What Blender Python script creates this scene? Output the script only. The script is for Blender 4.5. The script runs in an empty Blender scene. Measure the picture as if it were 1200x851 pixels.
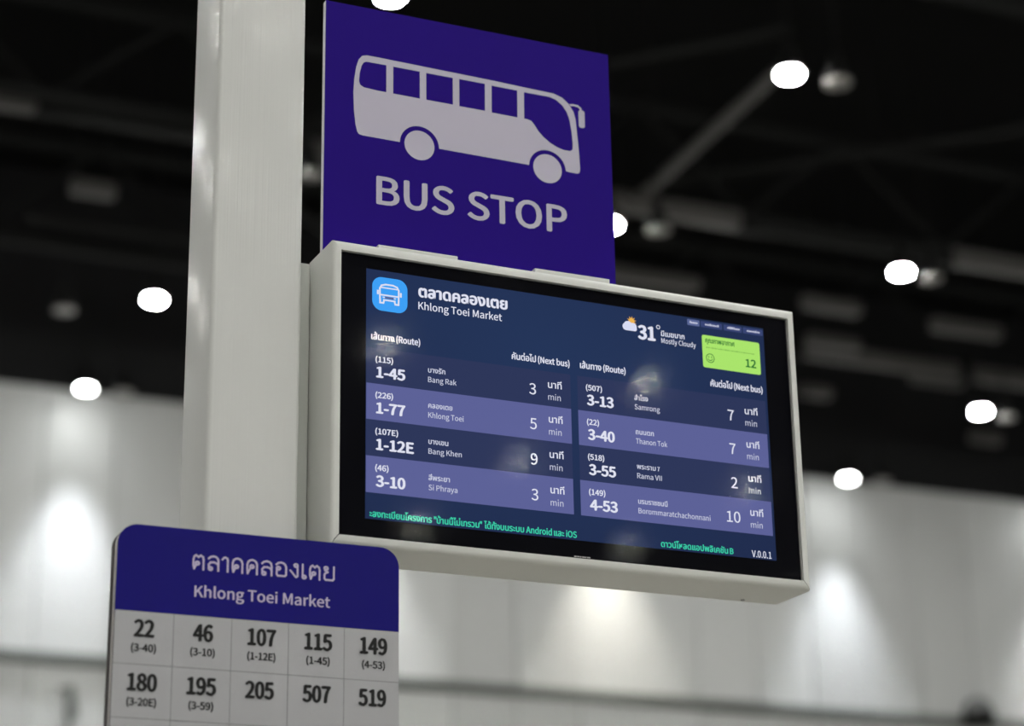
import bpy, bmesh, math, random, os
from mathutils import Matrix, Vector

S = bpy.context.scene
COL = S.collection

# ------------------------------------------------------------------ camera
cam_data = bpy.data.cameras.new('camera')
cam = bpy.data.objects.new('camera', cam_data)
COL.objects.link(cam)
CAM_R = (Matrix.Rotation(-0.4196, 4, 'Z') @ Matrix.Rotation(math.pi / 2 + 0.3442, 4, 'X')
         @ Matrix.Rotation(-0.0174, 4, 'Z'))
cam.matrix_world = Matrix.Translation((0, 0, 1.6)) @ CAM_R
cam_data.sensor_width = 36.0
cam_data.lens = 2591.2 / 1200 * 36
cam_data.clip_end = 200
cam_data.dof.use_dof = True
cam_data.dof.focus_distance = 3.33
cam_data.dof.aperture_fstop = 2.6
S.camera = cam

# ------------------------------------------------------------------ world, exposure, light levels
W = bpy.data.worlds.new('hall_air')
S.world = W
W.use_nodes = True
W.node_tree.nodes['Background'].inputs[0].default_value = (0.6, 0.65, 0.7, 1)
W.node_tree.nodes['Background'].inputs[1].default_value = 0.02
S.view_settings.view_transform = 'Standard'
S.view_settings.look = 'None'
S.view_settings.exposure = 0.0
S.view_settings.gamma = 1.0
S.view_settings.use_curve_mapping = False
S.cycles.max_bounces = 8
S.cycles.sample_clamp_indirect = 6.0
LAMP_L = 745.0          # peak radiance of a lit high bay lens (straight down)
WALL_L = 115.0           # the row along the far wall is dimmed
WASH_W = 930.0          # spot power of the lamps that graze the far wall
random.seed(7)

# ------------------------------------------------------------------ materials
def mat(name, color, rough=0.5, spec=0.5, emit=None, strength=0.0, noise=None, bump=None,
        coat=0.0, metallic=0.0, coat_rough=0.1):
    m = bpy.data.materials.new(name)
    m.use_nodes = True
    nt = m.node_tree
    p = nt.nodes['Principled BSDF']
    p.inputs['Base Color'].default_value = (*color, 1)
    p.inputs['Roughness'].default_value = rough
    p.inputs['Specular IOR Level'].default_value = spec
    p.inputs['Metallic'].default_value = metallic
    p.inputs['Coat Weight'].default_value = coat
    p.inputs['Coat Roughness'].default_value = coat_rough
    if emit:
        p.inputs['Emission Color'].default_value = (*emit, 1)
        p.inputs['Emission Strength'].default_value = strength
    tc = nt.nodes.new('ShaderNodeTexCoord')
    if noise:                       # (scale xyz, amount)
        (sx, sy, sz), amt = noise
        mp = nt.nodes.new('ShaderNodeMapping')
        mp.inputs['Scale'].default_value = (sx, sy, sz)
        nz = nt.nodes.new('ShaderNodeTexNoise')
        nz.inputs['Scale'].default_value = 1.0
        nz.inputs['Detail'].default_value = 4
        rp = nt.nodes.new('ShaderNodeMapRange')
        rp.inputs['To Min'].default_value = 1 - amt
        rp.inputs['To Max'].default_value = 1 + amt
        mx = nt.nodes.new('ShaderNodeVectorMath')
        mx.operation = 'SCALE'
        mx.inputs[0].default_value = color
        nt.links.new(tc.outputs['Object'], mp.inputs[0])
        nt.links.new(mp.outputs[0], nz.inputs['Vector'])
        nt.links.new(nz.outputs['Fac'], rp.inputs['Value'])
        nt.links.new(rp.outputs[0], mx.inputs['Scale'])
        nt.links.new(mx.outputs[0], p.inputs['Base Color'])
    if bump:                        # (scale xyz, strength, distance)
        (sx, sy, sz), st, di = bump
        mp = nt.nodes.new('ShaderNodeMapping')
        mp.inputs['Scale'].default_value = (sx, sy, sz)
        nz = nt.nodes.new('ShaderNodeTexNoise')
        nz.inputs['Scale'].default_value = 1.0
        nz.inputs['Detail'].default_value = 3
        b = nt.nodes.new('ShaderNodeBump')
        b.inputs['Strength'].default_value = st
        b.inputs['Distance'].default_value = di
        nt.links.new(tc.outputs['Object'], mp.inputs[0])
        nt.links.new(mp.outputs[0], nz.inputs['Vector'])
        nt.links.new(nz.outputs['Fac'], b.inputs['Height'])
        nt.links.new(b.outputs[0], p.inputs['Normal'])
        if coat:
            nt.links.new(b.outputs[0], p.inputs['Coat Normal'])
    return m

def srgb(r, g, b):
    f = lambda c: ((c / 255 + 0.055) / 1.055) ** 2.4 if c > 10 else c / 255 / 12.92
    return (f(r), f(g), f(b))

def screen_mat(name, rgb255, k=1.0, shade=False):
    """a lit patch of the LCD picture"""
    c = srgb(*rgb255)
    m = bpy.data.materials.new(name)
    m.use_nodes = True
    nt = m.node_tree
    nt.nodes.clear()
    e = nt.nodes.new('ShaderNodeEmission')
    e.inputs[0].default_value = (*c, 1)
    e.inputs[1].default_value = k
    o = nt.nodes.new('ShaderNodeOutputMaterial')
    nt.links.new(e.outputs[0], o.inputs[0])
    if shade:                       # the picture's own soft blue gradient
        tc = nt.nodes.new('ShaderNodeTexCoord')
        gr = nt.nodes.new('ShaderNodeTexGradient')
        gr.gradient_type = 'SPHERICAL'
        mp = nt.nodes.new('ShaderNodeMapping')
        mp.inputs['Location'].default_value = (0.1, 0, -0.25)
        mp.inputs['Scale'].default_value = (1.9, 0, 2.6)
        rp = nt.nodes.new('ShaderNodeValToRGB')
        rp.color_ramp.elements[0].color = (*c, 1)
        rp.color_ramp.elements[1].color = (*srgb(37, 54, 90), 1)
        nt.links.new(tc.outputs['Object'], mp.inputs[0])
        nt.links.new(mp.outputs[0], gr.inputs[0])
        nt.links.new(gr.outputs['Fac'], rp.inputs[0])
        nt.links.new(rp.outputs[0], e.inputs[0])
    return m

M = dict(
    post=mat('cream_powder_coat', (0.78, 0.785, 0.765), 0.45, 0.35, coat=0.36, coat_rough=0.08,
             bump=((300, 300, 1.5), 0.22, 0.002)),
    housing=mat('white_powder_coat', (0.84, 0.845, 0.81), 0.38, 0.5, bump=((900, 900, 900), 0.05, 0.0005)),
    plate=mat('white_steel', (0.74, 0.76, 0.72), 0.4, 0.5),
    dark_gap=mat('black_gasket', (0.01, 0.01, 0.012), 0.7, 0.2),
    bezel=mat('black_bezel', (0.0012, 0.0012, 0.0035), 0.6, 0.05),
    screw=mat('zinc_screw', (0.35, 0.35, 0.34), 0.35, 0.5, metallic=0.8),
    purple=mat('purple_vinyl', (0.024, 0.0055, 0.24), 0.5, 0.05, noise=((3, 3, 3), 0.08)),
    sign_white=mat('white_vinyl_figure', (0.61, 0.575, 0.70), 0.45, 0.35),
    sign_edge=mat('white_sheet_edge', (0.80, 0.78, 0.82), 0.45),
    header=mat('indigo_print', (0.0135, 0.010, 0.20), 0.5, 0.06, coat=0.05, coat_rough=0.10,
               bump=((700, 700, 700), 0.10, 0.0006)),
    cell=mat('grey_laminate', (0.49, 0.49, 0.51), 0.45, 0.35, coat=0.4, coat_rough=0.03,
             bump=((300, 300, 300), 0.12, 0.0008)),
    ink=mat('black_ink', (0.012, 0.012, 0.012), 0.5, 0.3),
    line=mat('grey_ink_line', (0.20, 0.20, 0.21), 0.5, 0.3),
    letter=mat('pale_lilac_print', (0.66, 0.58, 0.78), 0.5, 0.3),
    edge_light=mat('aluminium_composite_edge', (0.60, 0.58, 0.57), 0.45),
    edge_dark=mat('dark_board_edge', (0.06, 0.05, 0.05), 0.6),
    wall=mat('pale_wall_panel', (0.62, 0.63, 0.625), 0.42, 0.5, noise=((0.6, 0.6, 0.12), 0.05)),
    rail=mat('dark_track_rail', (0.13, 0.14, 0.13), 0.5),
    soffit=mat('black_bulkhead', (0.012, 0.012, 0.013), 0.8, 0.2),
    deck=mat('black_ceiling_deck', (0.004, 0.004, 0.004), 0.9, 0.1),
    truss=mat('dark_roof_steel', (0.012, 0.0122, 0.012), 0.7, 0.1),
    duct=mat('dull_grey_duct', (0.070, 0.067, 0.064), 0.5, 0.3),
    gear=mat('black_lamp_body', (0.009, 0.009, 0.009), 0.6, 0.1),
    lens_off=mat('unlit_lamp_lens', (0.30, 0.29, 0.28), 0.4),
    lens_on=mat('lit_lamp_lens', (0.8, 0.8, 0.8), 0.5, emit=(1.0, 1.0, 0.955), strength=LAMP_L),
    floor=mat('grey_hall_carpet', (0.30, 0.29, 0.265), 0.9, 0.1, noise=((0.7, 0.7, 0.7), 0.15)),
    side=mat('grey_hall_side_wall', (0.5, 0.5, 0.5), 0.8, 0.2),
    fixture=mat('grey_fixture_shell', (0.16, 0.165, 0.165), 0.35, 0.5),
)
M['lens_wall'] = mat('dimmed_lamp_lens', (0.8, 0.8, 0.8), 0.5, emit=(.97, 1.0, .98), strength=WALL_L)
for key, peak in (('lens_on', LAMP_L), ('lens_wall', WALL_L)):     # downlight lens: output falls off away from its axis
    nt = M[key].node_tree
    ge = nt.nodes.new('ShaderNodeNewGeometry')
    dt = nt.nodes.new('ShaderNodeVectorMath')
    dt.operation = 'DOT_PRODUCT'
    ab = nt.nodes.new('ShaderNodeMath')
    ab.operation = 'ABSOLUTE'
    pw = nt.nodes.new('ShaderNodeMath')
    pw.operation = 'POWER'
    pw.inputs[1].default_value = 1.0
    ml = nt.nodes.new('ShaderNodeMath')
    ml.operation = 'MULTIPLY'
    ml.inputs[1].default_value = peak
    nt.links.new(ge.outputs['Normal'], dt.inputs[0])
    nt.links.new(ge.outputs['Incoming'], dt.inputs[1])
    nt.links.new(dt.outputs['Value'], ab.inputs[0])
    nt.links.new(ab.outputs[0], pw.inputs[0])
    nt.links.new(pw.outputs[0], ml.inputs[0])
    nt.links.new(ml.outputs[0], nt.nodes['Principled BSDF'].inputs['Emission Strength'])
nt = M['wall'].node_tree                # panels differ a little in tone
oi = nt.nodes.new('ShaderNodeObjectInfo')
mr = nt.nodes.new('ShaderNodeMapRange')
mr.inputs['To Min'].default_value = .90
mr.inputs['To Max'].default_value = 1.08
vm = nt.nodes.new('ShaderNodeVectorMath')
vm.operation = 'SCALE'
src_link = nt.nodes['Principled BSDF'].inputs['Base Color'].links[0].from_socket
nt.links.new(oi.outputs['Random'], mr.inputs['Value'])
nt.links.new(src_link, vm.inputs[0])
nt.links.new(mr.outputs[0], vm.inputs['Scale'])
nt.links.new(vm.outputs[0], nt.nodes['Principled BSDF'].inputs['Base Color'])
g = bpy.data.materials.new('display_glass')
g.use_nodes = True
nt = g.node_tree
nt.nodes.clear()
tr = nt.nodes.new('ShaderNodeBsdfTransparent')
gl = nt.nodes.new('ShaderNodeBsdfGlossy')
gl.inputs['Roughness'].default_value = 0.05
mixn = nt.nodes.new('ShaderNodeMixShader')
mixn.inputs[0].default_value = 0.006
on = nt.nodes.new('ShaderNodeOutputMaterial')
nt.links.new(tr.outputs[0], mixn.inputs[1])
nt.links.new(gl.outputs[0], mixn.inputs[2])
nt.links.new(mixn.outputs[0], on.inputs[0])
M['glass'] = g
SC = dict(
    back=screen_mat('lcd_navy', (33, 45, 78), shade=True),
    dark=screen_mat('lcd_slate_row', (46, 55, 90)),
    light=screen_mat('lcd_violet_row', (93, 98, 152)),
    white=screen_mat('lcd_white', (222, 224, 240)),
    soft=screen_mat('lcd_soft_white', (202, 205, 226)),
    icon=screen_mat('lcd_sky_blue', (62, 160, 246)),
    card=screen_mat('lcd_lime', (170, 228, 108)),
    green=screen_mat('lcd_green_ink', (38, 112, 52)),
    olive=screen_mat('lcd_olive_ink', (112, 168, 78)),
    mint=screen_mat('lcd_mint', (60, 206, 168)),
    pill=screen_mat('lcd_grey_blue_tab', (92, 104, 150)),
    pill2=screen_mat('lcd_dim_tab', (58, 70, 116)),
    cloud=screen_mat('lcd_cloud', (216, 220, 244)),
    sun=screen_mat('lcd_sun', (238, 180, 84)),
)

# ------------------------------------------------------------------ helpers
def obj(name, bm, m, parent=None, smooth=False):
    me = bpy.data.meshes.new(name)
    if smooth:
        for f in bm.faces:
            f.smooth = True
    bm.normal_update()
    bm.to_mesh(me)
    bm.free()
    me.materials.append(m)
    if smooth:
        try:
            me.set_sharp_from_angle(angle=math.radians(40))
        except Exception:
            pass
    o = bpy.data.objects.new(name, me)
    COL.objects.link(o)
    if parent:
        o.parent = parent
    return o

def tag(o, label, cat, group=None):
    o['label'] = label
    o['category'] = cat
    if group:
        o['group'] = group
    return o

def thing(name, loc, label, cat, group=None, rot=None):
    o = bpy.data.objects.new(name, None)
    o.empty_display_size = 0.1
    COL.objects.link(o)
    o.location = loc
    if rot is not None:
        o.rotation_euler = rot
    return tag(o, label, cat, group)

def struct(name, bm, m):
    o = obj(name, bm, m)
    o['kind'] = 'structure'
    return o

def box(bm, x0, x1, y0, y1, z0, z1, bev=0.0, seg=2):
    r = bmesh.ops.create_cube(bm, size=1.0)
    vs = r['verts']
    for v in vs:
        v.co = Vector(((x0 + x1) / 2 + v.co.x * (x1 - x0), (y0 + y1) / 2 + v.co.y * (y1 - y0),
                       (z0 + z1) / 2 + v.co.z * (z1 - z0)))
    if bev > 0:
        es = {e for v in vs for e in v.link_edges}
        bmesh.ops.bevel(bm, geom=list(es), offset=bev, segments=seg, affect='EDGES', profile=0.5)
    return bm

def boxbm(*a, **k):
    return box(bmesh.new(), *a, **k)

def cyl(bm, p0, p1, r0, r1=None, n=16, caps=True):
    p0, p1 = Vector(p0), Vector(p1)
    r1 = r0 if r1 is None else r1
    d = p1 - p0
    res = bmesh.ops.create_cone(bm, cap_ends=caps, segments=n, radius1=r0, radius2=r1, depth=d.length)
    rot = d.to_track_quat('Z', 'Y').to_matrix().to_4x4()
    bmesh.ops.transform(bm, matrix=Matrix.Translation((p0 + p1) / 2) @ rot, verts=res['verts'])
    return bm

def cylbm(*a, **k):
    return cyl(bmesh.new(), *a, **k)

def flat(bm, pts, y, thick=0.0):
    """polygon in x,z facing -y, optionally with thickness behind it"""
    vs = [bm.verts.new((x, y, z)) for x, z in pts]
    f = bm.faces.new(vs)
    f.normal_update()
    if f.normal.y > 0:
        f.normal_flip()
    if thick:
        ext = bmesh.ops.extrude_face_region(bm, geom=[f])
        nv = [v for v in ext['geom'] if isinstance(v, bmesh.types.BMVert)]
        for v in nv:
            v.co.y -= thick
        bmesh.ops.recalc_face_normals(bm, faces=bm.faces)
    return bm

def rrect(x0, x1, z0, z1, r, n=8, corners=(1, 1, 1, 1)):
    """rounded rectangle outline; corners: bl, br, tr, tl"""
    out = []
    for k, (cx, cz, a0) in enumerate(((x0 + r, z0 + r, 180), (x1 - r, z0 + r, 270),
                                      (x1 - r, z1 - r, 0), (x0 + r, z1 - r, 90))):
        if corners[k]:
            for i in range(n + 1):
                a = math.radians(a0 + 90 * i / n)
                out.append((cx + r * math.cos(a), cz + r * math.sin(a)))
        else:
            out.append(((x0, z0), (x1, z0), (x1, z1), (x0, z1))[k])
    return out

def smooth_poly(pts, it=2):
    for _ in range(it):
        q = []
        for i in range(len(pts)):
            a, b = pts[i], pts[(i + 1) % len(pts)]
            q.append((a[0] * .75 + b[0] * .25, a[1] * .75 + b[1] * .25))
            q.append((a[0] * .25 + b[0] * .75, a[1] * .25 + b[1] * .75))
        pts = q
    return pts

# ------------------------------------------------------------------ lettering
FD = os.path.join(bpy.utils.resource_path('LOCAL'), 'datafiles', 'fonts')
def load_font(fn):
    try:
        return bpy.data.fonts.load(os.path.join(FD, fn))
    except Exception:
        return None
F_LAT = load_font('Noto Sans CJK Regular.woff2')
F_THAI = load_font('NotoSansThai-VariableFont_wdth,wght.woff2')
F_INTER = load_font('Inter.woff2')
_cache = {}
def raw(s, font):
    key = (s, font.name if font else '')
    if key not in _cache:
        cu = bpy.data.curves.new('lettering', 'FONT')
        cu.body = s
        cu.resolution_u = 4
        if font:
            cu.font = font
        o = bpy.data.objects.new('lettering', cu)
        COL.objects.link(o)
        bpy.context.view_layer.update()
        me = o.to_mesh()
        vs = [(v.co.x, v.co.y) for v in me.vertices]
        fs = [tuple(p.vertices) for p in me.polygons]
        o.to_mesh_clear()
        bpy.data.objects.remove(o)
        bpy.data.curves.remove(cu)
        _cache[key] = (vs, fs)
    return _cache[key]

def runs_of(s):
    out = []
    for ch in s:
        th = '\u0e00' <= ch <= '\u0e7f'
        if ch == ' ' and out:
            out[-1][1] += ch
            continue
        if out and out[-1][0] == th:
            out[-1][1] += ch
        else:
            out.append([th, ch])
    return out

def text(name, s, x0, x1, z, h, y, m, parent, bold=0.0, th=None, lat=None, align=None):
    """flat lettering facing -y from x0 to x1 on baseline z; h = capital height, th = Thai body height"""
    vs, fs, pen = [], [], 0.0
    lat = lat or F_LAT
    for thai, r in runs_of(s):
        f = F_THAI if thai else lat
        ref, _ = raw('\u0e14' if thai else 'H', f)
        hr = max(v[1] for v in ref) - min(v[1] for v in ref)
        k = ((th or h * 0.86) if thai else h) / hr
        v, fc = raw(r.rstrip(' '), f)
        if not v:
            continue
        mx = min(p[0] for p in v)
        b = len(vs)
        vs += [((p[0] - mx) * k + pen, p[1] * k) for p in v]
        fs += [tuple(i + b for i in q) for q in fc]
        pen = max(p[0] for p in vs) + h * (0.45 if r.endswith(' ') else 0.12)
    w = max(p[0] for p in vs)
    sx = (x1 - x0 - 2 * bold) / w
    bm = bmesh.new()
    offs = [(0, 0)] if not bold else [(0, 0), (bold, 0), (-bold, 0), (0, bold * .7), (0, -bold * .7),
                                      (bold * .7, bold * .5), (-bold * .7, -bold * .5)]
    for i, (ox, oz) in enumerate(offs):
        vv = [bm.verts.new((x0 + bold + p[0] * sx + ox, y - i * 1.5e-5, z + p[1] + oz)) for p in vs]
        for q in fs:
            try:
                fa = bm.faces.new([vv[j] for j in q])
                fa.normal_update()
                if fa.normal.y > 0:
                    fa.normal_flip()
            except ValueError:
                pass
    return obj(name, bm, m, parent)

# ------------------------------------------------------------------ the hall
XL, XR, YB, YF, ZC = -13.0, 32.0, -40.0, 26.0, 13.6
struct('floor', boxbm(XL, XR, YB, YF + .4, -0.1, 0), M['floor'])
struct('ceiling', boxbm(XL, XR, YB, YF + .4, ZC, ZC + .2), M['deck'])
struct('wall_left', boxbm(XL - .2, XL, YB, YF + .4, 0, ZC), M['side'])
struct('wall_right', boxbm(XR, XR + .2, YB, YF + .4, 0, ZC), M['side'])
struct('wall_front', boxbm(XL, XR, YB - .2, YB, 0, ZC), M['side'])
wall = struct('wall_back', boxbm(XL, XR, YF + .06, YF + .4, 0, ZC), M['soffit'])
wp = []
PW = 0.9
meshes = {}
for tier, (z0, z1) in enumerate(((0.02, 7.20), (7.34, 10.66))):
    bm = boxbm(-PW / 2 + .006, PW / 2 - .006, -.03, .03, z0, z1, bev=.006, seg=1)
    proto = obj('panel', bm, M['wall'], wall)
    first = True
    x = 5.27 + PW / 2 - PW * 20
    while x < XR - PW / 2:
        o = proto if first else proto.copy()
        if not first:
            COL.objects.link(o)
        first = False
        o.location = (x, YF + random.uniform(-.012, .012), 0)
        o.rotation_euler = (0, 0, math.radians(random.uniform(-1.6, 1.6)))
        x += PW
struct('trim_1', boxbm(XL, XR, YF - .10, YF + .04, 7.20, 7.34, bev=.01, seg=1), M['rail'])
struct('trim_2', boxbm(XL, XR, YF - .05, YF + .06, 10.66, 10.80, bev=.01, seg=1), M['soffit'])

# small fixtures on the far wall
t = thing('wall_floodlight', (18.63, YF - .22, 7.16), 'dark rounded fixture on the pale far wall at the lower right edge', 'light fixture')
bm = bmesh.new()
bmesh.ops.create_uvsphere(bm, u_segments=20, v_segments=12, radius=.24)
for v in bm.verts:
    v.co.z = v.co.z * .95 + .22
    v.co.y *= .75
    if v.co.z < .20:
        v.co.z = .20
obj('shell', bm, M['fixture'], t, smooth=True)
obj('collar', cylbm((0, 0, .08), (0, 0, .20), .20, .235, n=20), M['gear'], t)
obj('bracket', boxbm(-.05, .05, 0, .2, .10, .2, bev=.01), M['gear'], t)
t = thing('wall_spotlight', (5.70, YF - .2, 6.42), 'small dark hook-shaped fixture on the pale wall at far left', 'light fixture')
obj('arm', cylbm((-.08, .2, .50), (.02, 0, .46), .022, n=10), M['rail'], t)
obj('head', cylbm((.02, 0, .50), (.06, 0, .12), .05, .075, n=14), M['rail'], t)
obj('tail', cylbm((.06, 0, .16), (-.02, -.04, -.12), .03, n=10), M['rail'], t)

# roof steel: chords along x with webs, diagonals between
def truss(y, z0, z1, label, panel=2.6, x0=-4.0, x1=28.0):
    t = thing('roof_truss', (0, y, 0), label, 'truss', 'roof trusses')
    n = int((x1 - x0) / panel)
    for k in range(n):
        a, b = x0 + k * panel, x0 + (k + 1) * panel
        c = obj('chord', boxbm(a + .10, b - .10, -.08, .08, z0 - .10, z0 + .10, bev=.015, seg=1), M['duct'] if k % 3 else M['truss'], t)
        obj('gusset', boxbm(b - .12, b + .12, -.05, .05, z0 - .12, z0 + .16), M['gear'], t)
        obj('web', cylbm((a, 0, z0 + .1), ((a + b) / 2, 0, z1), .035, n=8), M['truss'], t)
        obj('web', cylbm(((a + b) / 2, 0, z1), (b, 0, z0 + .1), .035, n=8), M['truss'], t)
    obj('top_chord', boxbm(x0, x1, -.06, .06, z1 - .06, z1 + .06), M['truss'], t)
truss(19.55, 11.3, 12.5, 'dark roof truss of square tube nearest the camera above the sign')
truss(22.90, 11.3, 12.5, 'dark roof truss running behind the display level with its top edge')
truss(15.6, 12.2, 13.3, 'dark roof truss high up at the top edge of the view')
def beam(a, b, w, label, m='truss'):
    bm = bmesh.new()
    cyl(bm, a, b, w, n=8)
    tag(obj('roof_brace', bm, M[m]), label, 'beam', 'roof braces')
beam((10.14, 16.3, 11.35), (10.24, 19.5, 11.35), .06, 'grey roof brace sloping down from the brightest lamp to the sign', 'duct')
beam((10.16, 19.4, 11.45), (15.6, 14.6, 11.45), .05, 'faint roof brace rising to the right above the display')
beam((9.9, 15.7, 11.45), (6.2, 19.4, 11.45), .05, 'faint roof brace beside the upper right corner of the purple sign')
beam((5.0, 19.6, 11.5), (8.4, 22.8, 11.5), .05, 'faint roof brace between the post and the left lamp')
beam((3.2, 19.3, 11.3), (6.4, 19.3, 11.3), .07, 'dark pipe running level above the upper left truss chord')
beam((4.2, 22.25, 11.3), (6.2, 22.25, 11.3), .07, 'dark pipe running above the lower left truss chord')
beam((2.0, 17.2, 11.3), (4.6, 16.6, 11.3), .06, 'faint roof pipe at the top left corner of the view')

# short grey ceiling boxes in a row
places = [(4.69, 21.31, .48, 'short grey ceiling box at the left of the post'),
          (11.4, 21.43, 1.2, 'grey ceiling box just above the top edge of the display'),
          (13.83, 21.41, .8, 'grey ceiling box above the upper right corner of the display'),
          (15.85, 21.49, 1.0, 'grey ceiling box near the right edge of the view'),
          (16.6, 23.25, .8, 'dim grey ceiling box left of the lower right lamp'),
          (14.55, 22.55, .75, 'pale grey ceiling box beside the right edge of the display'),
          (18.75, 25.2, .5, 'small dim ceiling box above the pale wall at right'),
          (15.35, 24.3, .45, 'dim ceiling box between the two lower right lamps')]
for x, y, w, lab in places:
    t = thing('ceiling_box', (x, y, 11.22), lab, 'ceiling box', 'ceiling boxes')
    obj('casing', boxbm(-w / 2, w / 2, -.09, .09, 0, .16, bev=.015, seg=1), M['duct'], t)
    obj('hanger', cylbm((-w / 3, 0, .15), (-w / 3, 0, ZC - 11.22), .012, n=6), M['gear'], t)
    obj('hanger', cylbm((w / 3, 0, .15), (w / 3, 0, ZC - 11.22), .012, n=6), M['gear'], t)

# high bay lamps on a square grid
def lamp(lens):
    t = thing('high_bay_lamp', (0, 0, 10.5), 'x', 'lamp')
    r = .12 if lens == 'lens_off' else .097
    bm = bmesh.new()
    cyl(bm, (0, 0, .015), (0, 0, .16), r + .025, .08, n=20)
    cyl(bm, (0, 0, .16), (0, 0, .30), .07, .05, n=12)
    obj('body', bm, M['gear'], t, smooth=True)
    bm = bmesh.new()
    bmesh.ops.create_circle(bm, cap_ends=True, segments=20, radius=r)
    ex = bmesh.ops.extrude_face_region(bm, geom=bm.faces[:])
    for v in ex['geom']:
        if isinstance(v, bmesh.types.BMVert):
            v.co.z -= .02
    for v in bm.verts:
        v.co.z += .014
    bmesh.ops.recalc_face_normals(bm, faces=bm.faces)
    obj('lens', bm, M[lens], t)
    obj('rod', cylbm((0, 0, .28), (0, 0, ZC - 10.5), .012, n=6), M['gear'], t)
    return t

def copy_tree(o, parent=None):
    c = o.copy()
    COL.objects.link(c)
    if parent:
        c.parent = parent
    for ch in o.children:
        copy_tree(ch, c)
    return c

lamp_lit, lamp_off, lamp_wall = lamp('lens_on'), lamp('lens_off'), lamp('lens_wall')
def put_lamp(x, y, src, label, group):
    o = copy_tree(src)
    o.location = (x, y, 10.5)
    o['label'] = label
    o['group'] = group
    return o

XS = [-5.32, -1.67, 1.98, 5.63, 9.38, 12.88, 16.50, 20.23]
YS = [25.42, 22.22, 18.52, 14.93] + [14.93 - 3.53 * k for k in range(1, 15)]
VIS = {(3, 0): 'lit round lamp just above the pale wall at far left',
       (3, 1): 'lit round lamp left of the post, highest at left',
       (3, 2): 'lit round lamp hidden behind the top of the post',
       (4, 0): 'lit round lamp near the far wall behind the post and display',
       (4, 1): 'lit round lamp behind the display, above its top left',
       (4, 2): 'lit round lamp half hidden by the right edge of the purple sign',
       (4, 3): 'lit round lamp highest in the view, right of the purple sign',
       (5, 0): 'lit round lamp near the far wall behind the display centre',
       (5, 1): 'lit round lamp hidden behind the right half of the display',
       (5, 2): 'lit round lamp above the upper right corner of the display',
       (6, 0): 'lit round lamp at the top of the pale wall right of the display',
       (6, 1): 'lit round lamp nearest the right edge of the view'}
for i, x in enumerate(XS):
    for j, y in enumerate(YS):
        vis = VIS.get((i, j))
        o = put_lamp(x, y, lamp_lit if j else lamp_wall, vis or 'lit round high bay lamp hanging over the hall outside the view',
                     'lit high bay lamps')
        if j == 0:                    # the row that grazes the far wall: its own narrow beam
            L = bpy.data.lights.new('wall_beam', 'SPOT')
            L.energy = WASH_W
            L.spot_size = math.radians(58)
            L.spot_blend = 1.0
            L.shadow_soft_size = .12
            L.color = (1.0, .97, .86) if i == 5 else ((.90, .95, 1.0) if i in (3, 6) else (.97, .98, .98))
            lo = bpy.data.objects.new('wall_beam', L)
            COL.objects.link(lo)
            lo.parent = o
            lo.location = (0, 0, -.03)
            lo.rotation_euler = (math.radians(0.5), 0, 0)
OFF = [(9.86, 14.91, 'unlit grey round lamp right of the highest lit lamp'),
       (9.90, 18.45, 'unlit grey round lamp just right of the lamp by the purple sign'),
       (13.28, 18.56, 'unlit grey round lamp right of the lamp above the display corner'),
       (16.96, 22.30, 'unlit grey round lamp at the very right edge of the view'),
       (17.02, 25.35, 'unlit grey round lamp right of the lamp at the wall top'),
       (4.79, 22.90, 'small unlit grey lamp at far left above the wall lamp'),
       (6.16, 18.47, 'unlit grey round lamp between the post and the purple sign'),
       (6.10, 25.40, 'unlit grey round lamp between the wall lamp and the post')]
for x, y, lab in OFF:
    put_lamp(x, y, lamp_off, lab, 'unlit high bay lamps')

for src in (lamp_lit, lamp_off, lamp_wall):
    for ch in list(src.children):
        bpy.data.objects.remove(ch)
    bpy.data.objects.remove(src)

# ------------------------------------------------------------------ the post
PX0, PX1, PY0, PY1 = 0.824, 0.962, 2.920, 3.058
pcx, pcy = (PX0 + PX1) / 2, (PY0 + PY1) / 2
post = thing('bus_stop_post', (pcx, pcy, 0), 'thick square cream-white metal post carrying the display and route board', 'post')
bm = bmesh.new()
box(bm, -.069, .069, -.069, .069, 0.012, 3.62)
es = [e for e in bm.edges if abs((e.verts[0].co - e.verts[1].co).normalized().z) > .9]
bmesh.ops.bevel(bm, geom=es, offset=.007, segments=4, affect='EDGES', profile=.5)
obj('shaft', bm, M['post'], post, smooth=True)
obj('cap', boxbm(-.071, .071, -.071, .071, 3.62, 3.632, bev=.003), M['plate'], post)
obj('base_plate', boxbm(-.15, .15, -.15, .15, 0, .012, bev=.002), M['plate'], post)
for sx in (-1, 1):
    for sy in (-1, 1):
        obj('bolt', cylbm((sx * .12, sy * .12, .012), (sx * .12, sy * .12, .026), .011, n=6), M['screw'], post)

# ------------------------------------------------------------------ the display
DC = Vector((1.3969, 2.8864, 2.6562))
DW, DH, DD = .80, .4672, .1079
disp = thing('information_display', DC, 'wide flat bus arrival screen in a white metal housing beside the post', 'display',
             rot=(0.0048, -0.0031, 0.0198))
hx, hz = DW / 2, DH / 2
ix, iz = .3873, .2188
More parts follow.
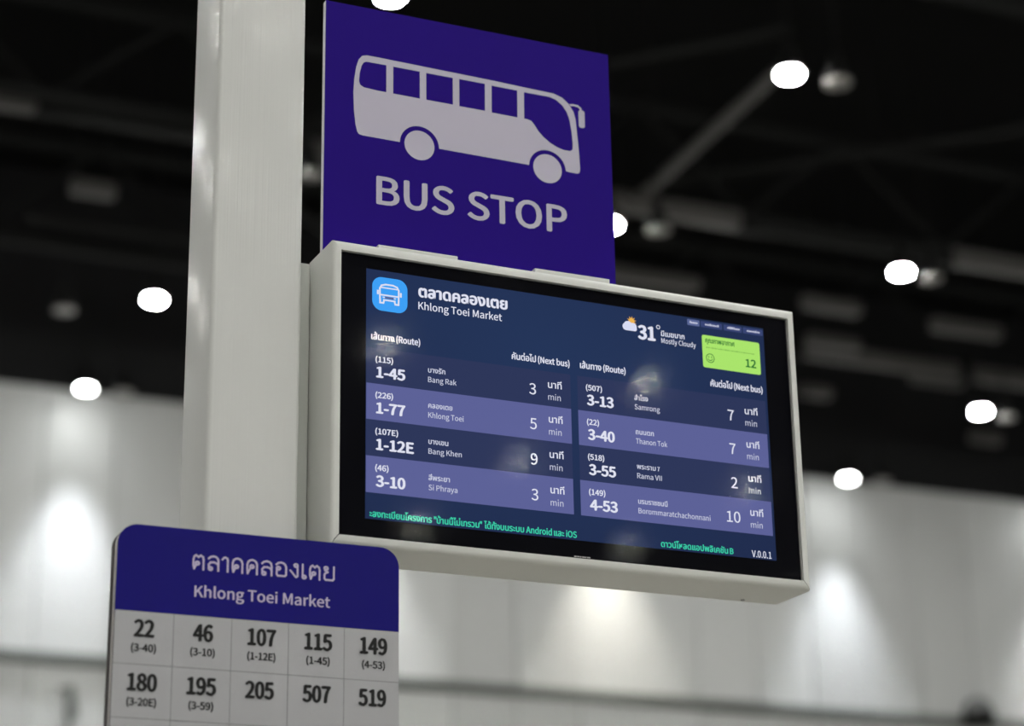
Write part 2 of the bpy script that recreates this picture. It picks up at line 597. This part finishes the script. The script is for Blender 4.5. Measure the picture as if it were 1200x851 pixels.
# four mitred frame rails, full depth
def rail(p_out0, p_in0, p_in1, p_out1, horiz):
    """outer/inner corner points (x,z); the front outer edge is rounded"""
    bm = bmesh.new()
    def lerp(a, b, t):
        return (a[0] + (b[0] - a[0]) * t, a[1] + (b[1] - a[1]) * t)
    prof = [(0, .104), (0, .0065)] + [((1 - math.cos(math.radians(a))) * .5, .0065 - .0065 * math.sin(math.radians(a))) for a in (22, 45, 68, 90)] + [(1, 0), (1, .0085), (.55, .0085), (.55, .104)]
    ends = []
    for o_, i_ in ((p_out0, p_in0), (p_out1, p_in1)):
        ends.append([bm.verts.new((*[lerp(o_, i_, t)[0]], y, lerp(o_, i_, t)[1])) for t, y in prof])
    n = len(prof)
    for k in range(n):
        bm.faces.new((ends[0][k], ends[0][(k + 1) % n], ends[1][(k + 1) % n], ends[1][k]))
    bm.faces.new(ends[0])
    bm.faces.new(list(reversed(ends[1])))
    bmesh.ops.recalc_face_normals(bm, faces=bm.faces)
    return bm
e = .0009
for (a, b, c, d) in ((((-hx, hz), (-ix, iz), (ix, iz), (hx, hz))),
                     (((-hx + e, -hz), (-ix + e, -iz), (ix - e, -iz), (hx - e, -hz))),
                     (((-hx, -hz + e), (-ix, -iz + e), (-ix, iz), (-hx, hz))),
                     (((hx, -hz + e), (ix, -iz + e), (ix, iz), (hx, hz)))):
    obj('frame_rail', rail(a, b, c, d, True), M['housing'], disp, smooth=True)
obj('back_panel', boxbm(-hx + .004, hx - .004, .1015, DD, -hz + .004, hz - .004, bev=.001), M['housing'], disp)
obj('gasket', boxbm(-ix - .003, ix + .003, .010, .018, -iz - .003, iz + .003), M['dark_gap'], disp)
bez = obj('bezel', boxbm(-ix + .0018, ix - .0018, .0055, .0098, -iz + .0018, iz - .0018), M['bezel'], disp)
# unreadable little maker's strip at the bottom of the bezel
for k, (a, b) in enumerate(((-.0150, -.0110), (-.0098, -.0066), (-.0056, -.0030), (-.0016, .0052), (.0064, .0120))):
    obj('maker_strip', boxbm(a + .004, b + .004, .0048, .0055, -.2160, -.2143), M['edge_light'], bez)
# seam screws on the bottom face
for x in (-.33, .33):
    obj('screw', cylbm((x, .092, -hz), (x, .092, -hz - .0018), .0035, n=10), M['screw'], disp)
# mounting plate that ties the housing to the post
obj('mounting_plate', boxbm(-.4315, -.4012, .098, .104, -hz - .002, hz - .004, bev=.001), M['plate'], disp)
obj('mounting_tongue', boxbm(-.42, -.36, .108, .118, -hz + .03, hz - .03), M['plate'], disp)
for z in (hz - .014, 0, -hz + .014):
    obj('screw', cylbm((-.4255, .098, z), (-.4255, .0945, z), .0055, n=12), M['screw'], disp)

# LCD picture -----------------------------------------------------
Y0 = .0052
scr = obj('screen', flat(bmesh.new(), [(-.3455, -.1900), (.3425, -.1900), (.3425, .1968), (-.3455, .1968)], Y0), SC['back'], disp)
Y1, Y2, Y3, Y4 = Y0 - .0002, Y0 - .0004, Y0 - .0006, Y0 - .0008
def st(s, x0, x1, z, h, m='white', bold=0.0, th=None, y=None, lat=None, name='caption'):
    return text(name, s, x0, x1, z, h, Y3 if y is None else y, SC[m], scr, bold=bold, th=th, lat=lat)
ROWZ = [.0722, .0166, -.0393, -.0949, -.1504]
COLX = [(-.3447, -.0095), (.0025, .3385)]
data = [[('(115)', '1-45', 'บางรัก', 'Bang Rak', '3'), ('(226)', '1-77', 'คลองเตย', 'Khlong Toei', '5'),
         ('(107E)', '1-12E', 'บางเขน', 'Bang Khen', '9'), ('(46)', '3-10', 'สี่พระยา', 'Si Phraya', '3')],
        [('(507)', '3-13', 'สำโรง', 'Samrong', '7'), ('(22)', '3-40', 'ถนนตก', 'Thanon Tok', '7'),
         ('(518)', '3-55', 'พระราม 7', 'Rama VII', '2'), ('(149)', '4-53', 'บรมราชชนนี', 'Borommaratchachonnani', '10')]]
WD = {'(115)': .028, '(226)': .028, '(107E)': .036, '(46)': .021, '(507)': .028, '(22)': .021, '(518)': .028, '(149)': .028,
      '1-45': .0465, '1-77': .0465, '1-12E': .060, '3-10': .0465, '3-13': .0465, '3-40': .0465, '3-55': .0465, '4-53': .0475,
      'บางรัก': .028, 'คลองเตย': .039, 'บางเขน': .032, 'สี่พระยา': .034, 'สำโรง': .024, 'ถนนตก': .032, 'พระราม 7': .040, 'บรมราชชนนี': .051,
      'Bang Rak': .046, 'Khlong Toei': .057, 'Bang Khen': .0535, 'Si Phraya': .046, 'Samrong': .0445, 'Thanon Tok': .055, 'Rama VII': .043, 'Borommaratchachonnani': .126,
      '3': .0115, '5': .0115, '9': .0115, '7': .0112, '2': .0115, '10': .0245}
for c in (0, 1):
    cx = COLX[c][0]
    for r in range(4):
        zt, zb = ROWZ[r], ROWZ[r + 1]
        row = obj('route_row', flat(bmesh.new(), [(COLX[c][0], zb), (COLX[c][1], zb), (COLX[c][1], zt), (COLX[c][0], zt)], Y1),
                  SC['light' if r % 2 else 'dark'], scr)
        a, b, th, en, n = data[c][r]
        st(a, cx + .0142, cx + .0142 + WD[a], zt - .0215, .0084, bold=.0004)
        st(b, cx + .0152, cx + .0152 + WD[b], zt - .0452, .0158, bold=.0011)
        st(th, cx + .0982, cx + .0982 + WD[th], zt - .0272, .0066, 'soft', th=.0064, bold=.00025)
        st(en, cx + .0982, cx + .0982 + WD[en], zt - .0424, .0082, 'soft', bold=.0001)
        nx = cx + .2647 + (.0115 - WD[n]) * .85
        st(n, nx, nx + WD[n], zt - .0400, .0172, bold=.0002, name='minutes')
        st('นาที', cx + .2965, cx + .2965 + .0235, zt - .0262, .009, th=.0088, bold=.0003)
        st('min', cx + .2965, cx + .2965 + .0213, zt - .0455, .0098, 'soft')
st('ตลาดคลองเตย', -.2618, -.1138, .1638, .014, th=.0142, bold=.0011)
st('Khlong Toei Market', -.2618, -.1236, .1436, .0116, bold=.0002)
st('เส้นทาง (Route)', -.3375, -.2589, .0853, .0098, th=.0082, bold=.0004)
st('คันต่อไป (Next bus)', -.1084, -.0101, .0845, .0098, th=.0082, bold=.0004)
st('เส้นทาง (Route)', .0075, .0870, .0853, .0098, th=.0082, bold=.0004)
st('คันต่อไป (Next bus)', .2385, .3345, .0853, .0098, th=.0082, bold=.0004)
st('31', .1111, .1430, .1483, .0218, bold=.0016)
deg = bmesh.new()
for k in range(16):
    a0, a1 = 2 * math.pi * k / 16, 2 * math.pi * (k + 1) / 16
    flat(deg, [(.1482 + .0023 * math.cos(a0), .1720 + .0023 * math.sin(a0)), (.1482 + .0036 * math.cos(a0), .1720 + .0036 * math.sin(a0)),
               (.1482 + .0036 * math.cos(a1), .1720 + .0036 * math.sin(a1)), (.1482 + .0023 * math.cos(a1), .1720 + .0023 * math.sin(a1))], Y3)
obj('degree_ring', deg, SC['white'], scr)
st('มีเมฆมาก', .1529, .1952, .1578, .0080, th=.0070, bold=.0003)
st('Mostly Cloudy', .1529, .2153, .1462, .0082, bold=.0001)
# cloud and sun
def disc(bm, x, z, rx, rz, y, n=24):
    return flat(bm, [(x + rx * math.cos(2 * math.pi * k / n), z + rz * math.sin(2 * math.pi * k / n)) for k in range(n)], y)
sunb = disc(bmesh.new(), .1010, .1755, .0052, .0052, Y2)
for k in range(10):
    a = 2 * math.pi * k / 10 + .2
    flat(sunb, [(.1010 + .0048 * math.cos(a - .2), .1755 + .0048 * math.sin(a - .2)),
                (.1010 + .0088 * math.cos(a), .1755 + .0088 * math.sin(a)),
                (.1010 + .0048 * math.cos(a + .2), .1755 + .0048 * math.sin(a + .2))], Y2 - .00002 * (k + 1))
obj('sun_icon', sunb, SC['sun'], scr)
cb = disc(bmesh.new(), .0945, .1670, .0078, .0078, Y3)
disc(cb, .1035, .1665, .0062, .0062, Y3 - .00003)
disc(cb, .0905, .1650, .0060, .0060, Y3 - .00006)
flat(cb, rrect(.0860, .1100, .1590, .1672, .0040, n=5), Y3 - .00009)
obj('cloud_icon', cb, SC['cloud'], scr)
# blue bus icon
obj('icon_tile', flat(bmesh.new(), rrect(-.3360, -.2793, .1325, .1862, .0155, n=8), Y1), SC['icon'], scr)
def stroke(bm, pts, w, y, closed=False):
    n = len(pts)
    for k in range(n if closed else n - 1):
        a, b = Vector(pts[k]), Vector(pts[(k + 1) % n])
        d = (b - a)
        if d.length < 1e-7:
            continue
        d.normalize()
        p = Vector((-d.y, d.x)) * w / 2
        a2, b2 = a - d * w * .45, b + d * w * .45
        flat(bm, [tuple(a2 - p), tuple(b2 - p), tuple(b2 + p), tuple(a2 + p)], y - .00001 * (k % 9))
    return bm
ib = bmesh.new()
cxi, czi = -.3087, .1600
stroke(ib, [(cxi + x, czi + z) for x, z in ((-.0150, -.0095), (-.0152, .0080), (-.0125, .0128), (-.0060, .0150), (.0060, .0150), (.0125, .0128), (.0152, .0080), (.0150, -.0095))], .0026, Y3)
stroke(ib, [(cxi - .0145, czi - .0022), (cxi + .0145, czi - .0022)], .0024, Y3 - .0001)
stroke(ib, [(cxi - .0140, czi + .0095), (cxi + .0140, czi + .0095)], .0020, Y3 - .0001)
stroke(ib, [(cxi - .0090, czi - .0100), (cxi + .0090, czi - .0100)], .0024, Y3 - .0001)
for s in (-1, 1):
    stroke(ib, [(cxi + s * .0148, czi - .0100), (cxi + s * .0148, czi - .0150), (cxi + s * .0095, czi - .0150), (cxi + s * .0082, czi - .0100)], .0026, Y3 - .0002)
    stroke(ib, [(cxi + s * .0185, czi + .0035), (cxi + s * .0185, czi - .0010)], .0030, Y3 - .0002)
    stroke(ib, [(cxi + s * .0100, czi - .0058), (cxi + s * .0080, czi - .0058)], .0018, Y3 - .0002)
obj('bus_icon', ib, SC['white'], scr)
gr = bmesh.new()
stroke(gr, [(cxi - .0055, czi - .0060), (cxi + .0055, czi - .0060)], .0034, Y3 - .00005)
obj('grille', gr, SC['pill'], scr)
# green air quality card
obj('air_card', flat(bmesh.new(), rrect(.2272, .3335, .1158, .1706, .0035, n=4), Y1), SC['card'], scr)
st('คุณภาพอากาศ', .2330, .2868, .1580, .006, 'green', th=.0066, bold=.0003)
dots = bmesh.new()
x = .2345
while x < .3215:
    w = random.uniform(.001, .0028)
    flat(dots, [(x, .1490), (x + w, .1490), (x + w, .1508), (x, .1508)], Y2)
    x += w + random.uniform(.0006, .0022)
obj('fine_print', dots, SC['olive'], scr)
sm = bmesh.new()
stroke(sm, [(.2408 + .0072 * math.cos(2 * math.pi * k / 20), .1322 + .0072 * math.sin(2 * math.pi * k / 20)) for k in range(20)], .0012, Y2, closed=True)
stroke(sm, [(.2408 + .0040 * math.cos(math.radians(a)), .1322 + .0040 * math.sin(math.radians(a))) for a in range(200, 341, 20)], .0011, Y2)
for s in (-1, 1):
    stroke(sm, [(.2408 + s * .0026, .1350), (.2408 + s * .0026, .1334)], .0014, Y2)
obj('smiling_face', sm, SC['green'], scr)
st('12', .3055, .3252, .1262, .0132, 'green', bold=.0006)
# tabs
for k, (a, b, s) in enumerate(((.2018, .2240, 'Start'), (.2262, .2655, 'Rama IX Rd'), (.2685, .3020, 'Touching'), (.3042, .3412, 'Near Now'))):
    obj('tab', flat(bmesh.new(), rrect(a, b, .1836, .1938, .0015, n=3), Y1), SC['pill' if k == 0 else 'pill2'], scr)
    bars = bmesh.new()          # its tiny lettering is past reading in the photograph
    x = a + (b - a) * .2
    while x < b - (b - a) * .2:
        w = random.uniform(.0016, .0030)
        hh = random.choice((.0026, .0026, .0038))
        flat(bars, [(x, .1872), (x + w, .1872), (x + w, .1872 + hh), (x, .1872 + hh)], Y2)
        x += w + .0006
    obj('tab_print', bars, SC['soft'], scr)
st('ะลงทะเบียนโครงการ "บ้านนี้ไม่เทรวม" ได้ทั้งบนระบบ Android และ iOS', -.3388, -.0058, -.1866, .0095, 'mint', th=.0078, bold=.0004)
st('ดาวน์โหลดแอปพลิเคชัน B', .1373, .2650, -.1866, .0090, 'mint', th=.0078, bold=.0004)
st('V.0.0.1', .2979, .3332, -.1876, .0106, bold=.0002)
pane = obj('screen_glass', flat(bmesh.new(), [(-ix + .001, -iz + .001), (ix - .001, -iz + .001), (ix - .001, iz - .001), (-ix + .001, iz - .001)], .0030), M['glass'], disp)
pane.rotation_euler = (-.0024, 0, 0)       # sits a touch out of plane in its frame

# ------------------------------------------------------------------ the purple sign
sx0, sx1 = .9975, 1.4925
SG = Vector((1.246, 2.9314, 2.8900))
sign = thing('bus_stop_sign', SG, 'square purple sign with a white bus figure standing on top of the display', 'sign')
obj('panel', boxbm(-.2482, .2462, .0012, .0125, .001, .4285, bev=.0006, seg=1), M['sign_edge'], sign)
obj('purple_face', boxbm(-.2478, .2458, 0, .0012, .0012, .4281), M['purple'], sign)
YS_ = -.0003
def closed_shape(outer, holes, y, name, m):
    """fill an outline with holes using a 2D curve"""
    cu = bpy.data.curves.new(name, 'CURVE')
    cu.dimensions = '2D'
    cu.fill_mode = 'FRONT'
    for pts in [outer] + holes:
        sp = cu.splines.new('POLY')
        sp.points.add(len(pts) - 1)
        for p, q in zip(sp.points, pts):
            p.co = (q[0], q[1], 0, 1)
        sp.use_cyclic_u = True
    o = bpy.data.objects.new(name, cu)
    COL.objects.link(o)
    bpy.context.view_layer.update()
    me = o.to_mesh()
    bm = bmesh.new()
    vv = [bm.verts.new((v.co.x, y, v.co.y)) for v in me.vertices]
    for p in me.polygons:
        f = bm.faces.new([vv[i] for i in p.vertices])
        f.normal_update()
        if f.normal.y > 0:
            f.normal_flip()
    o.to_mesh_clear()
    bpy.data.objects.remove(o)
    bpy.data.curves.remove(cu)
    return obj(name, bm, m, sign)
def arc(cx, cz, r, a0, a1, n=14):
    return [(cx + r * math.cos(math.radians(a0 + (a1 - a0) * k / n)), cz + r * math.sin(math.radians(a0 + (a1 - a0) * k / n))) for k in range(n + 1)]
w1c, w2c = (-.0907, .2035), (.1300, .2010)
outer = ([(-.1850, .2040)] + arc(*w1c, .0330, 180, 0, 18) + arc(*w2c, .0325, 178, 2, 18)
         + [(.1700, .2012), (.1830, .2012)] + [(.1868, .2035), (.1882, .2090), (.1868, .2420), (.1846, .2700), (.1825, .2980)]
         + [(.1790, .3110), (.1710, .3235), (.1590, .3330), (.1440, .3375)]
         + [(.0200, .3410), (-.1600, .3440)] + [(-.1790, .3440), (-.1870, .3418), (-.1930, .3340), (-.1970, .3200), (-.2000, .2990), (-.2013, .2750),
            (-.2000, .2450), (-.1975, .2220), (-.1945, .2090), (-.1915, .2053)])
holes = [[(-.1800, .3328), (-.1465, .3330), (-.1465, .2856), (-.1600, .2856), (-.1840, .2872), (-.1900, .2905), (-.1920, .2960), (-.1912, .3100), (-.1880, .3240), (-.1850, .3300)],
         [(-.1350, .3328), (-.0900, .3326), (-.0900, .2850), (-.1350, .2855)],
         [(-.0790, .3323), (-.0334, .3322), (-.0334, .2848), (-.0790, .2850)],
         [(-.0223, .3325), (.0222, .3322), (.0220, .2840), (-.0224, .2843)],
         [(.0340, .3314), (.0790, .3308), (.0786, .2826), (.0337, .2832)],
         [(.0910, .3302), (.1360, .3302), (.1480, .3270), (.1590, .3190), (.1670, .3080), (.1715, .2950), (.1745, .2750), (.1763, .2530),
          (.1755, .2425), (.1710, .2392), (.1600, .2390), (.1480, .2420), (.1360, .2475), (.1240, .2560), (.1150, .2650), (.1085, .2750), (.1030, .2810), (.0960, .2828), (.0905, .2828)]]
closed_shape(outer, holes, YS_, 'bus_figure', M['sign_white'])
for c_ in (w1c, w2c):
    obj('wheel_figure', disc(bmesh.new(), c_[0], c_[1], .0252, .0252, YS_, n=40), M['sign_white'], sign)
mb = bmesh.new()
stroke(mb, [(.1745, .3225), (.1790, .3232), (.1870, .3228), (.1915, .3195), (.1930, .3150)], .0036, YS_)
flat(mb, rrect(.1880, .1990, .2845, .3165, .0042, n=5), YS_ - .0001)
obj('mirror_figure', mb, M['sign_white'], sign)
text('lettering', 'BUS', -.1625, -.0325, .0930, .0455, YS_, M['sign_white'], sign, bold=.0016)
text('lettering', 'STOP', -.0105, .1625, .0930, .0455, YS_, M['sign_white'], sign, bold=.0016)
for a, b in ((1.0747, 1.2048), (1.3341, 1.4638)):
    bm = boxbm(a - SG.x, b - SG.x, -.034, .0, .0002, .0100, bev=.0012, seg=2)
    obj('mounting_foot', bm, M['housing'], sign)
    obj('mounting_foot', boxbm(a - SG.x, b - SG.x, .0126, .0146, .0002, .040, bev=.0006, seg=1), M['housing'], sign)

# ------------------------------------------------------------------ the route board
BF = 2.8650
board = thing('route_board', (.8927, BF, 2.4186), 'rounded grey board of bus route numbers under an indigo Khlong Toei Market header', 'board')
hw, bh = .2035, .560
def plate_bm(h0, y0, y1, r, x=hw, top=0.0):
    return flat(bmesh.new(), rrect(-x, x, -bh, top, r, n=10), y1, thick=(y1 - y0))
obj('front_sheet', plate_bm(0, .0008, .0030, .028), M['edge_dark'], board)
obj('core', plate_bm(0, .0030, .0200, .028, x=hw - .0008), M['edge_light'], board, smooth=False)
obj('back_sheet', plate_bm(0, .0200, .0290, .028, x=hw + .0012, top=-.001), M['edge_dark'], board)
HB = -.1206
obj('header', flat(bmesh.new(), rrect(-hw, hw, HB, 0, .028, n=12, corners=(0, 0, 1, 1)), .0008, thick=.0008), M['header'], board)
for k in range(3):
    z1 = HB - .0724 * k
    for c in range(5):
        a = -hw + .0814 * c
        obj('cell', boxbm(a + .0004, a + .0810, 0.0001, .0008, z1 - .0720, z1 - .0004), M['cell'], board)
obj('lower_field', flat(bmesh.new(), rrect(-hw, hw, -bh, HB - .0724 * 3, .028, n=10, corners=(1, 1, 0, 0)), .0008, thick=.0007), M['cell'], board)
obj('cell_lines', boxbm(-hw + .0005, hw - .0005, .0004, .00079, HB - .0724 * 3, HB), M['line'], board)
YT = -.0004
# the board's Thai heading uses looped letters: drawn as strokes, one letter at a time
def ring(cx, cz, r=.10, n=10):
    return [(cx + r * math.cos(2 * math.pi * k / n), cz + r * math.sin(2 * math.pi * k / n)) for k in range(n + 1)]
ARC = [(.10, .66), (.15, .85), (.26, .96), (.39, 1.0), (.52, .96), (.63, .85), (.68, .66)]
LOOPED = {
    'ต': (.72, [ring(.33, .42), [(.26, .34), (.15, .03), (.10, .28), (.10, .68), (.14, .88), (.25, .99), (.39, .86), (.53, .99), (.65, .88), (.69, .68), (.69, 0)]]),
    'ด': (.71, [ring(.33, .42), [(.26, .34), (.15, .03), (.10, .28)] + ARC + [(.68, 0)]]),
    'ค': (.71, [ring(.38, .52), [(.30, .45), (.12, .02), (.10, .28)] + ARC + [(.68, 0)]]),
    'ล': (.71, [ring(.22, .12), [(.12, .14), (.11, .40), (.22, .56), (.42, .58), (.60, .50), (.68, .36)], [(.10, .82), (.22, .95), (.39, 1.0), (.54, .96), (.64, .85), (.68, .66), (.68, 0)]]),
    'อ': (.71, [ring(.22, .58), [(.12, .58), (.11, .16), (.18, .04), (.60, .04), (.68, .14), (.68, .68), (.62, .86), (.50, .97), (.36, 1.0), (.20, .95), (.09, .84)]]),
    'า': (.38, [[(.04, .84), (.12, .96), (.22, 1.0), (.32, .94), (.36, .80), (.36, 0)]]),
    'ง': (.56, [ring(.40, .88), [(.50, .88), (.50, .12), (.42, .04), (.34, .12), (.06, .50)]]),
    'เ': (.26, [ring(.18, .11), [(.08, .11), (.08, 1.0)]]),
    'ย': (.71, [ring(.20, .88), [(.10, .88), (.14, .72), (.30, .60), (.14, .50), (.10, .38), (.10, .14), (.18, .04), (.60, .04), (.68, .14), (.68, 1.0)]]),
}
word, X0, X1, ZB, HH = 'ตลาดคลองเตย', -.1000, .1062, -.0556, .0198
adv = sum(LOOPED[ch][0] for ch in word) + .17 * (len(word) - 1)
kx, pen = (X1 - X0) / adv, X0
for ch in word:
    lb = bmesh.new()
    for n_, st_ in enumerate(LOOPED[ch][1]):
        stroke(lb, [(pen + a * kx, ZB + b * HH) for a, b in st_], (.0027), YT - .00012 * n_)
    obj('heading_letter', lb, M['letter'], board)
    pen += (LOOPED[ch][0] + .17) * kx
text('heading', 'Khlong Toei Market', -.0950, .1007, -.0942, .0152, YT, M['letter'], board, bold=.0004)
rows = [[('22', '(3-40)'), ('46', '(3-10)'), ('107', '(1-12E)'), ('115', '(1-45)'), ('149', '(4-53)')],
        [('180', '(3-20E)'), ('195', '(3-59)'), ('205', ''), ('507', ''), ('519', '')]]
for r, rw in enumerate(rows):
    for c, (a, b) in enumerate(rw):
        xc = -.1625 + .0816 * c + (.0015 if len(a) == 3 and r == 0 else 0)
        w = .0288 if len(a) == 2 else .0415
        zb = -.1550 - .0731 * r
        text('route_number', a, xc - w / 2, xc + w / 2, zb, .0222, YT, M['ink'], board, bold=.0015)
        if b:
            w = .0345 if len(b) == 6 else .0405
            text('route_code', b, xc - w / 2, xc + w / 2, zb - .0203, .0098, YT, M['ink'], board, bold=.0005)
for z in (-.10, -.46):
    obj('stand_off', boxbm(-.05, .05, .0290, .0549, z - .02, z + .02), M['plate'], board)
